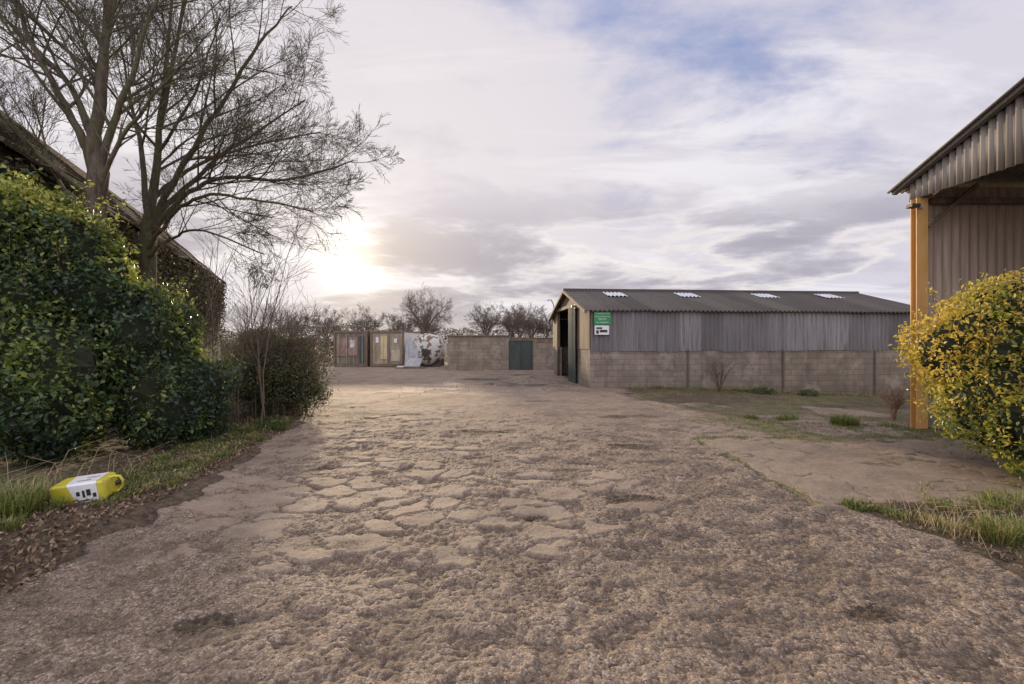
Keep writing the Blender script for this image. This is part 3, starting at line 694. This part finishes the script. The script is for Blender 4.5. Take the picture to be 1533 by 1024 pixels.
pink=weathered('faded_red',(.26,.15,.12),(.36,.25,.21),3,.7,.5,(.14,.08,.06),.5)
yel=weathered('faded_yellow',(.55,.43,.22),(.64,.54,.34),3,.7,.5,(.2,.12,.06),.4)
tan=weathered('faded_tan',(.30,.24,.15),(.42,.34,.23),3,.7,.5,(.16,.10,.06),.5)
olive=weathered('olive_brown',(.15,.13,.085),(.23,.195,.135),3,.75,.5,(.08,.05,.035),.5)
container(-12.62,33,olive,rustp,[((.42,1.0,.75,2.05),pink),((1.08,1.7,.8,2.1),pink),((1.2,1.5,1.35,1.9),whitep),((1.85,2.15,.3,2.2),greenp),((.3,.4,.3,2.2),tan)])
container(-10.02,33,tan,whitep,[((.75,1.2,.55,2.2),yel),((.40,.60,1.7,2.1),signw),((1.3,1.42,.3,2.3),rustp),((1.7,1.9,1.7,2.0),signw),((1.5,2.1,.4,1.2),creamp)])
tk=empty('storage_tank',(-6.0,34.2,1.25))
V=[];F=[];k=28;prof=[(-1.6,.0),(-1.58,.55),(-1.45,.95),(-1.25,1.08),(-1.2,1.12),(-1.15,1.08),(1.4,1.08),(1.6,.8),(1.7,0)]
for a,(yy,r) in enumerate(prof):
    for i in range(k): V.append((r*math.cos(6.2832*i/k),yy,r*math.sin(6.2832*i/k)))
for a in range(len(prof)-1):
    for i in range(k): F.append((a*k+i,a*k+(i+1)%k,(a+1)*k+(i+1)%k,(a+1)*k+i))
g=newmat('flaking_tank_skin'); q1=g.noise(g.tc,1.5,5,.6); q2=g.noise(g.tc,7,3)
tm=setb(g,g.mix(g.sst(g.noise(g.vm('ADD',g.tc,(3,1,7)),2.1,4,.6),.50,.54),g.mix(q2,(.45,.43,.40),(.65,.63,.6)),g.mix(g.sst(q1,.45,.55),(.05,.04,.035),(.20,.12,.07))),.7)
mk('shell',V,F,tm,tk,smooth=True)
boxes('cradle',[(-.9,.9,-1.,-.8,-1.27,-.75),(-.9,.9,.9,1.1,-1.27,-.75)],rustp,tk)
ls=empty('scrap_sheets',(-7.5,32,0))
corr('sheet_1',(.1,.1,.02),(1,.1,0),.9,(.0,.35,1),1.9,steelg,ls,.15,.02,1,.05)
corr('sheet_2',(.2,-.5,.02),(1,-.2,0),1.1,(.1,.6,.5),1.0,steelg,ls,.15,.02,1,.05)
corr('sheet_3',(-.3,-.9,.03),(1,.3,0),1.3,(.0,1,.12),.8,whitep,ls,.15,.02,1,.05)
boxes('timber',[(-.2,1.8,-1.2,-1.1,.0,.1),(.3,1.6,-1.0,-.9,.0,.14)],woodb,ls)

# ------------------------------------------------------------ old barn left (behind hedge)
dv=np.array([.387,-.922]); pv=np.array([-.922,-.387])
E=np.array([-15.,24.]); ob_=empty('old_barn')
Lo=18.3; g=newmat('old_tiles')
tt=g.noise(g.pos,2.2,4,.7); tf=g.noise(g.pos,16,4,.75)
tcx=g.mix(g.sst(tf,.3,.7),(.04,.030,.023),(.14,.105,.08)); tcx=g.mix(g.m('MULTIPLY',g.sst(tt,.45,.65),.5),tcx,(.08,.08,.035))
tile=setb(g,tcx,.9,tf,.05,1.)
def W3(t,s,z): q=E+dv*t+pv*s; return (q[0],q[1],z)
ze,zr=4.9,6.97
def roofpl(s0,z0,s1,z1,nm):
    V=[];F=[]; m=13; nt_=150
    for j in range(m):
        for i in range(nt_):
            o=len(V)
            for (ii,jj) in((0,0),(1,0),(1,1),(0,1)):
                t=-.3+(Lo+.6)*(i+ii*.96)/nt_; f=(j+jj*1.12)/m
                sag=.07*math.sin(t*1.1)+(.055 if jj==0 else 0)+.018*math.sin(i*12.9+j*7.7)
                V.append(W3(t,s0+(s1-s0)*min(f,1.02),z0+(z1-z0)*f+sag))
            F.append((o,o+1,o+2,o+3))
    ob=mk(nm,V,F,tile,ob_); md=ob.modifiers.new('s','SOLIDIFY'); md.thickness=.05
roofpl(-.25,ze-.2,2.2,zr,'roof_front'); roofpl(4.7,ze-.2,2.2,zr,'roof_back')
beam('ridge',W3(-.3,2.2,zr+.05),W3(Lo+.3,2.2,zr+.05),.2,tile,ob_)
Vw=[W3(0,0,-.1),W3(Lo,0,-.1),W3(Lo,0,ze),W3(0,0,ze),W3(0,4.4,-.1),W3(Lo,4.4,-.1),W3(Lo,4.4,ze),W3(0,4.4,ze),W3(0,2.2,zr-.15),W3(Lo,2.2,zr-.15)]
mk('walls',Vw,[(0,1,2,3),(5,4,7,6),(4,0,3,8,7),(1,5,6,9,2)],woodd,ob_)
V=[];F=[]
for i in range(int(Lo/.22)):
    a=W3(i*.22,-.03,.1);b=W3(i*.22+.19,-.03,.1);o_=len(V)
    V+= [a,b,(b[0],b[1],ze-.1),(a[0],a[1],ze-.1)]; F.append((o_,o_+1,o_+2,o_+3))
mk('weatherboards',V,F,woodd,ob_)
n=20000; t=rng.uniform(-.1,Lo,n); zc=4.0+1.9*fbm(t*.7+5,t*0+2,91,3)-np.abs(rng.normal(0,1.2,n)); s=-.06-np.abs(rng.normal(0,.12,n))
s=np.where(zc>4.7,-.25+(zc-4.7)*1.2,s)
q=E[None]+dv[None]*t[:,None]+pv[None]*s[:,None]
P=np.stack([q[:,0],q[:,1],zc+np.where(zc>4.7,.12,0)],-1); P=P[P[:,2]>.3]
cm=leafmat('climber_leaf',[(0,(.03,.026,.016)),(.5,(.085,.065,.04)),(.85,(.13,.13,.05)),(1,(.2,.17,.1))],.2,.7)
leaves('climber',P,.12,cm,rng.uniform(0,1,len(P)),None,ob_)

# ------------------------------------------------------------ open shed right
sh=empty('open_shed')
orange=weathered('ochre_steel_paint',(.58,.31,.085),(.68,.41,.14),3,.5,.3,(.3,.14,.06),.4)
innerc=cladmat('inner_cladding',[(.28,.205,.15),(.42,.32,.245),(.50,.40,.32)],.25,.6)
skirt=cladmat('gable_sheet',[(.18,.155,.125),(.29,.255,.215),(.38,.34,.295)],.3,.8)
rfs=cladmat('shed_roof_sheet',[(.14,.125,.10),(.20,.18,.155),(.28,.26,.225)],.2)
gxp=8.55; ye=10.05; zt=5.2; slp=.36; yr=2.0; zrd=zt+slp*(ye-yr); X1=26
def col_I(x,y,z1,nm):
    return boxes(nm,[(x-.12,x+.12,y-.08,y-.06,0,z1),(x-.12,x+.12,y+.06,y+.08,0,z1),(x-.012,x+.012,y-.059,y+.059,0,z1)],orange,sh)
col_I(8.62,9.9,4.85,'stanchion'); col_I(8.62,-5.9,4.85,'stanchion')
for x in(14.5,20.3): col_I(x,9.7,4.95,'stanchion')
nn=int((ye-yr)/.025); yy=np.linspace(ye+.05,-6.05,nn*2)
zu=np.where(yy>yr,zt+slp*(ye-yy),zt+slp*(ye-yr)-slp*(yr-yy))
xx=gxp+np.sin(yy/.15*2*math.pi)*.030
V=np.concatenate([np.stack([xx,yy,4.83+.012*np.floor((yy+7)/.95)%.03],-1),np.stack([xx,yy,zu],-1)]); n=len(yy)
i=np.arange(n-1); F=np.stack([i,i+1,i+1+n,i+n],-1)
gs=mk('gable_sheeting',V,F,skirt,sh,smooth=True,attrs={'panel':np.tile(np.random.default_rng(4).uniform(0,1,40)[((yy+7)/.95).astype(int)],2)})
md=gs.modifiers.new('s','SOLIDIFY'); md.thickness=.01
th2=math.atan(slp); Ls=(ye-yr+.35)/math.cos(th2)
corr('roof_slope',(gxp-.22,ye+.35,zt-slp*.35+.06),(1,0,0),X1-gxp,(0,-math.cos(th2),math.sin(th2)),Ls,rfs,sh,.15,.028,3,0,.02)
corr('roof_slope',(X1,-6.4,zt-slp*.35+.06),(-1,0,0),X1-gxp+.22,(0,math.cos(th2),math.sin(th2)),Ls,rfs,sh,.15,.028,3,0,.02)
beam('verge_trim',(gxp-.10,ye+.3,zt-slp*.3+.02),(gxp-.10,yr,zrd+.02),.10,rfs,sh)
corr('rear_cladding',(8.76,10.03,1.3),(1,0,0),X1-9,(0,0,1),3.85,innerc,sh,.19,.026)
box('rear_block_wall',8.76,X1,9.98,10.15,-.5,1.35,blk,sh)
corr('end_cladding',(X1-.1,10,0),(0,-1,0),16,(0,0,1),5,innerc,sh,.19,.022)
for zz_ in(4.75,): box('sheeting_rail',8.9,X1,9.86,9.97,zz_,zz_+.12,woodb,sh)
for x in(8.85,14.5,20.3):
    beam('rafter',(x,9.75,4.95),(x,yr,zrd-.25),.18,woodb,sh)
    beam('rafter',(x,-5.75,4.95),(x,yr,zrd-.25),.18,woodb,sh)
for k_ in range(6):
    yk=9.2-k_*1.4; beam('purlin',(gxp+.1,yk,zt+slp*(ye-yk)-.12),(X1,yk,zt+slp*(ye-yk)-.12),.12,woodb,sh)
beam('knee_brace',(8.76,9.85,4.25),(9.7,9.75,5.1),.08,woodb,sh)
fl=empty('floodlight',(8.50,9.78,4.66))
boxes('bracket',[(-.0,.08,-.02,.02,-.03,.03)],steelg,fl)
boxes('lamp_head',[(-.20,-.02,-.09,.09,-.03,.04)],blackp,fl,.012)

# ------------------------------------------------------------ yellow canister (square-sided can lying down)
yc=empty('yellow_canister',(-4.87,5.38,.145),math.radians(12)); yc.scale=(.82,.82,.82)
yp=weathered('yellow_plastic',(.56,.48,.03),(.64,.58,.07),3,.45,1,(.30,.25,.07),.55)
secs=[(-.36,.84),(-.34,.96),(-.31,1.),(.22,1.),(.27,.92),(.29,.7)]
prof=[(-.18,-.13),(-.16,-.15),(.16,-.15),(.18,-.13),(.18,.13),(.16,.15),(-.16,.15),(-.18,.13)]
V=[(x,a*s,b*s) for x,s in secs for a,b in prof];k=8;F=[]
for a in range(len(secs)-1):
    for i in range(k): F.append((a*k+i,a*k+(i+1)%k,(a+1)*k+(i+1)%k,(a+1)*k+i))
F.append(tuple(range(k))[::-1]); F.append(tuple(range((len(secs)-1)*k,len(secs)*k)))
b_=mk('body',V,F,yp,yc); md=b_.modifiers.new('b','BEVEL'); md.width=.010; md.segments=2
lb=[(-.06,-.1835,-.12),(.21,-.1835,-.12),(.21,-.1835,.128),(-.13,-.1835,.128),(.21,-.159,.1545),(-.15,-.159,.1545),(.21,.15,.1545),(-.20,.15,.1545)]
mk('label',lb,[(0,1,2,3),(3,2,4,5),(5,4,6,7)],signw,yc)
boxes('label_print',[(-.04,.0,-.188,-.185,-.02,.04),(.03,.06,-.188,-.185,-.05,.05),(.08,.13,-.188,-.185,-.03,.06),(.15,.19,-.188,-.185,-.06,-.0),(-.03,.1,-.188,-.185,-.10,-.085),(-.06,.1,-.09,-.075,.1560,.1575),(0.,.16,.02,.03,.1560,.1575)],blackp,yc)
o=[([(.27,0,.12),(.34,0,.135),(.40,0,.125),(.43,0,.06),(.41,0,-.03),(.36,0,-.08),(.27,0,-.09)],[.018]*7,8)]
tubes('handle',o,yp,yc)
o=[([(.28,.10,-.0),(.325,.10,0.),(.326,.10,0.)],[.035,.035,.001],12)]
tubes('cap',o,blackp,yc)
yc.rotation_euler[0]=math.radians(7); yc.rotation_euler[1]=math.radians(-6)

# ------------------------------------------------------------ small plants
def shrub(name,x,y,r,hh,n,seed,levels=2,mat=None):
    R=random.Random(seed); o=[]
    for i in range(n):
        a=R.uniform(0,6.28); e=(x+r*math.cos(a)*R.uniform(.3,1),y+r*math.sin(a)*.7,hh*R.uniform(.6,1)+float(zg(x,y)))
        limb(o,[(x,y,float(zg(x,y))-.05),((x*1.3+e[0]*.7)/2,(y+e[1])/2,e[2]*.55),e],.010,.003,[(7,.4,20,50,.04),(3,.5,20,50,.02)][:levels],R,.25,3)
    e_=empty(name); tubes('stems',o,mat or twig,e_)
shrub('bare_shrub',7.8,17.6,.85,1.25,15,4)
redt=weathered('russet_stem',(.22,.11,.07),(.32,.18,.12),5)
shrub('dead_weed',8.9,10.9,.3,.75,14,5,2,redt)
shrub('dead_weed',9.2,10.6,.25,.6,12,6,2,redt)
lb_=leafmat('weed_leaf',[(0,(.04,.06,.025)),(.6,(.10,.13,.04)),(1,(.2,.2,.08))],.3,.5)
for i,(x,y,r,h_) in enumerate([(9.5,17.7,.5,.2),(11.2,17.7,.4,.2),(-4.95,9.5,.3,.22)]):
    z=float(zg(x,y)); P,N,_=blobpts([(x,y,z+h_*.3,r,r*.7,h_)],2000,.4,.3,30+i,.3,.2)
    e_=empty('low_weed'); leaves('foliage',P,.06,lb_,rng.uniform(0,1,len(P)),N,e_)
o=[]
for (cx,cy,m,hh) in [(-5.5,5.5,30,.7),(4.35,4.6,24,.4),(-5.6,4.9,20,.6),(5.3,4.4,18,.4),(-5.0,6.2,16,.5)]:
    for i in range(m):
        a=rn.uniform(0,6.28); x=cx+rn.gauss(0,.2);y=cy+rn.gauss(0,.2); l=hh*rn.uniform(.5,1.2)
        o.append(([(x,y,.0),(x+.25*l*math.cos(a),y+.25*l*math.sin(a),l*.6),(x+.8*l*math.cos(a),y+.8*l*math.sin(a),l*.75)],[.0035,.0025,.0012],3))
straw=weathered('straw',(.34,.25,.14),(.45,.36,.22),5)
tubes('dry_stalks',o,straw)

# ------------------------------------------------------------ distant trees and hedges
cfgD=[(13,.5,25,60,.03),(8,.5,25,55,.04),(6,.5,20,50,.03)]
def dtree(x,y,hh,wd,seed,thick=.13):
    R=random.Random(seed); o=[]; f=hh/6.
    limb(o,[(x,y,-.1),(x+.05,y,hh*.2),(x,y,hh*.36)],thick*f,thick*.75*f,None,R)
    for i in range(9):
        a=i*.7+R.uniform(-.3,.3); rr=wd*.5*R.uniform(.35,.8); top=hh*R.uniform(.70,.90) if i%2 else hh*R.uniform(.5,.8)
        limb(o,[(x,y,hh*R.uniform(.22,.36)),(x+rr*.45*math.cos(a),y+rr*.45*math.sin(a),hh*.55),(x+rr*math.cos(a),y+rr*math.sin(a),top)],.05*f,.01*f,cfgD,R,.2,3)
    o=[(p,[max(q,.0050*y/45) for q in r],k) for p,r,k in o]
    e_=empty('distant_bare_tree'); tubes('branches',o,twig,e_)
for a in [(-8.6,46,7.3,6.4,1),(-20,64,6.6,7.5,2),(-15.8,66,6.0,6.5,3),(-3.2,58,6.4,5.4,4),(.0,60,7.0,6.6,5),(2.4,56,6.0,4.8,6),(4.2,58,6.0,4,7),(-24.6,62,5.8,5.6,8),(1.2,66,7.0,5.4,9),(-28,60,6.0,6,10),(-11.5,64,5.6,5,11)]: dtree(*a)
hm=leafmat('hedgerow_twigs',[(0,(.08,.06,.045)),(.5,(.15,.12,.085)),(.8,(.16,.16,.075)),(1,(.24,.20,.15))],.1,.9)
R=np.random.default_rng(55); n=70000
x=R.uniform(-75,60,n); yb=62+8*np.sin(x*.05)+R.normal(0,1.2,n)
top=1.9+1.9*fbm(x*.16+40,x*0+3,61,4)+ .8*fbm(x*.9+40,x*0+3,66,2)
z=top*R.uniform(0,1,n)**.75
leaves('distant_hedgerow',np.stack([x,yb,z],-1),.30,hm,R.uniform(0,1,n),None,aspect=.3,R=R)
n=26000; x=R.uniform(-32,-13,n); y=34+ (x+13)*-.4+R.normal(0,1.2,n); top=1.4+1.6*fbm(x*.5+40,x*0+9,71,4)
leaves('boundary_hedge',np.stack([x,y,top*R.uniform(0,1,n)**.7],-1),.16,hm,R.uniform(0,1,n),None,aspect=.35,R=R)
n=30000; t=R.uniform(0,1,n); x=-6.9-7*t+R.normal(0,.5,n); y=13+16*t+R.normal(0,.5,n); top=.6+1.6*fbm(t*9+40,t*0+9,73,4)
leaves('boundary_hedge',np.stack([x,y,top*R.uniform(0,1,n)**.7],-1),.10,hm,R.uniform(0,1,n)**.8,None,aspect=.4,R=R)
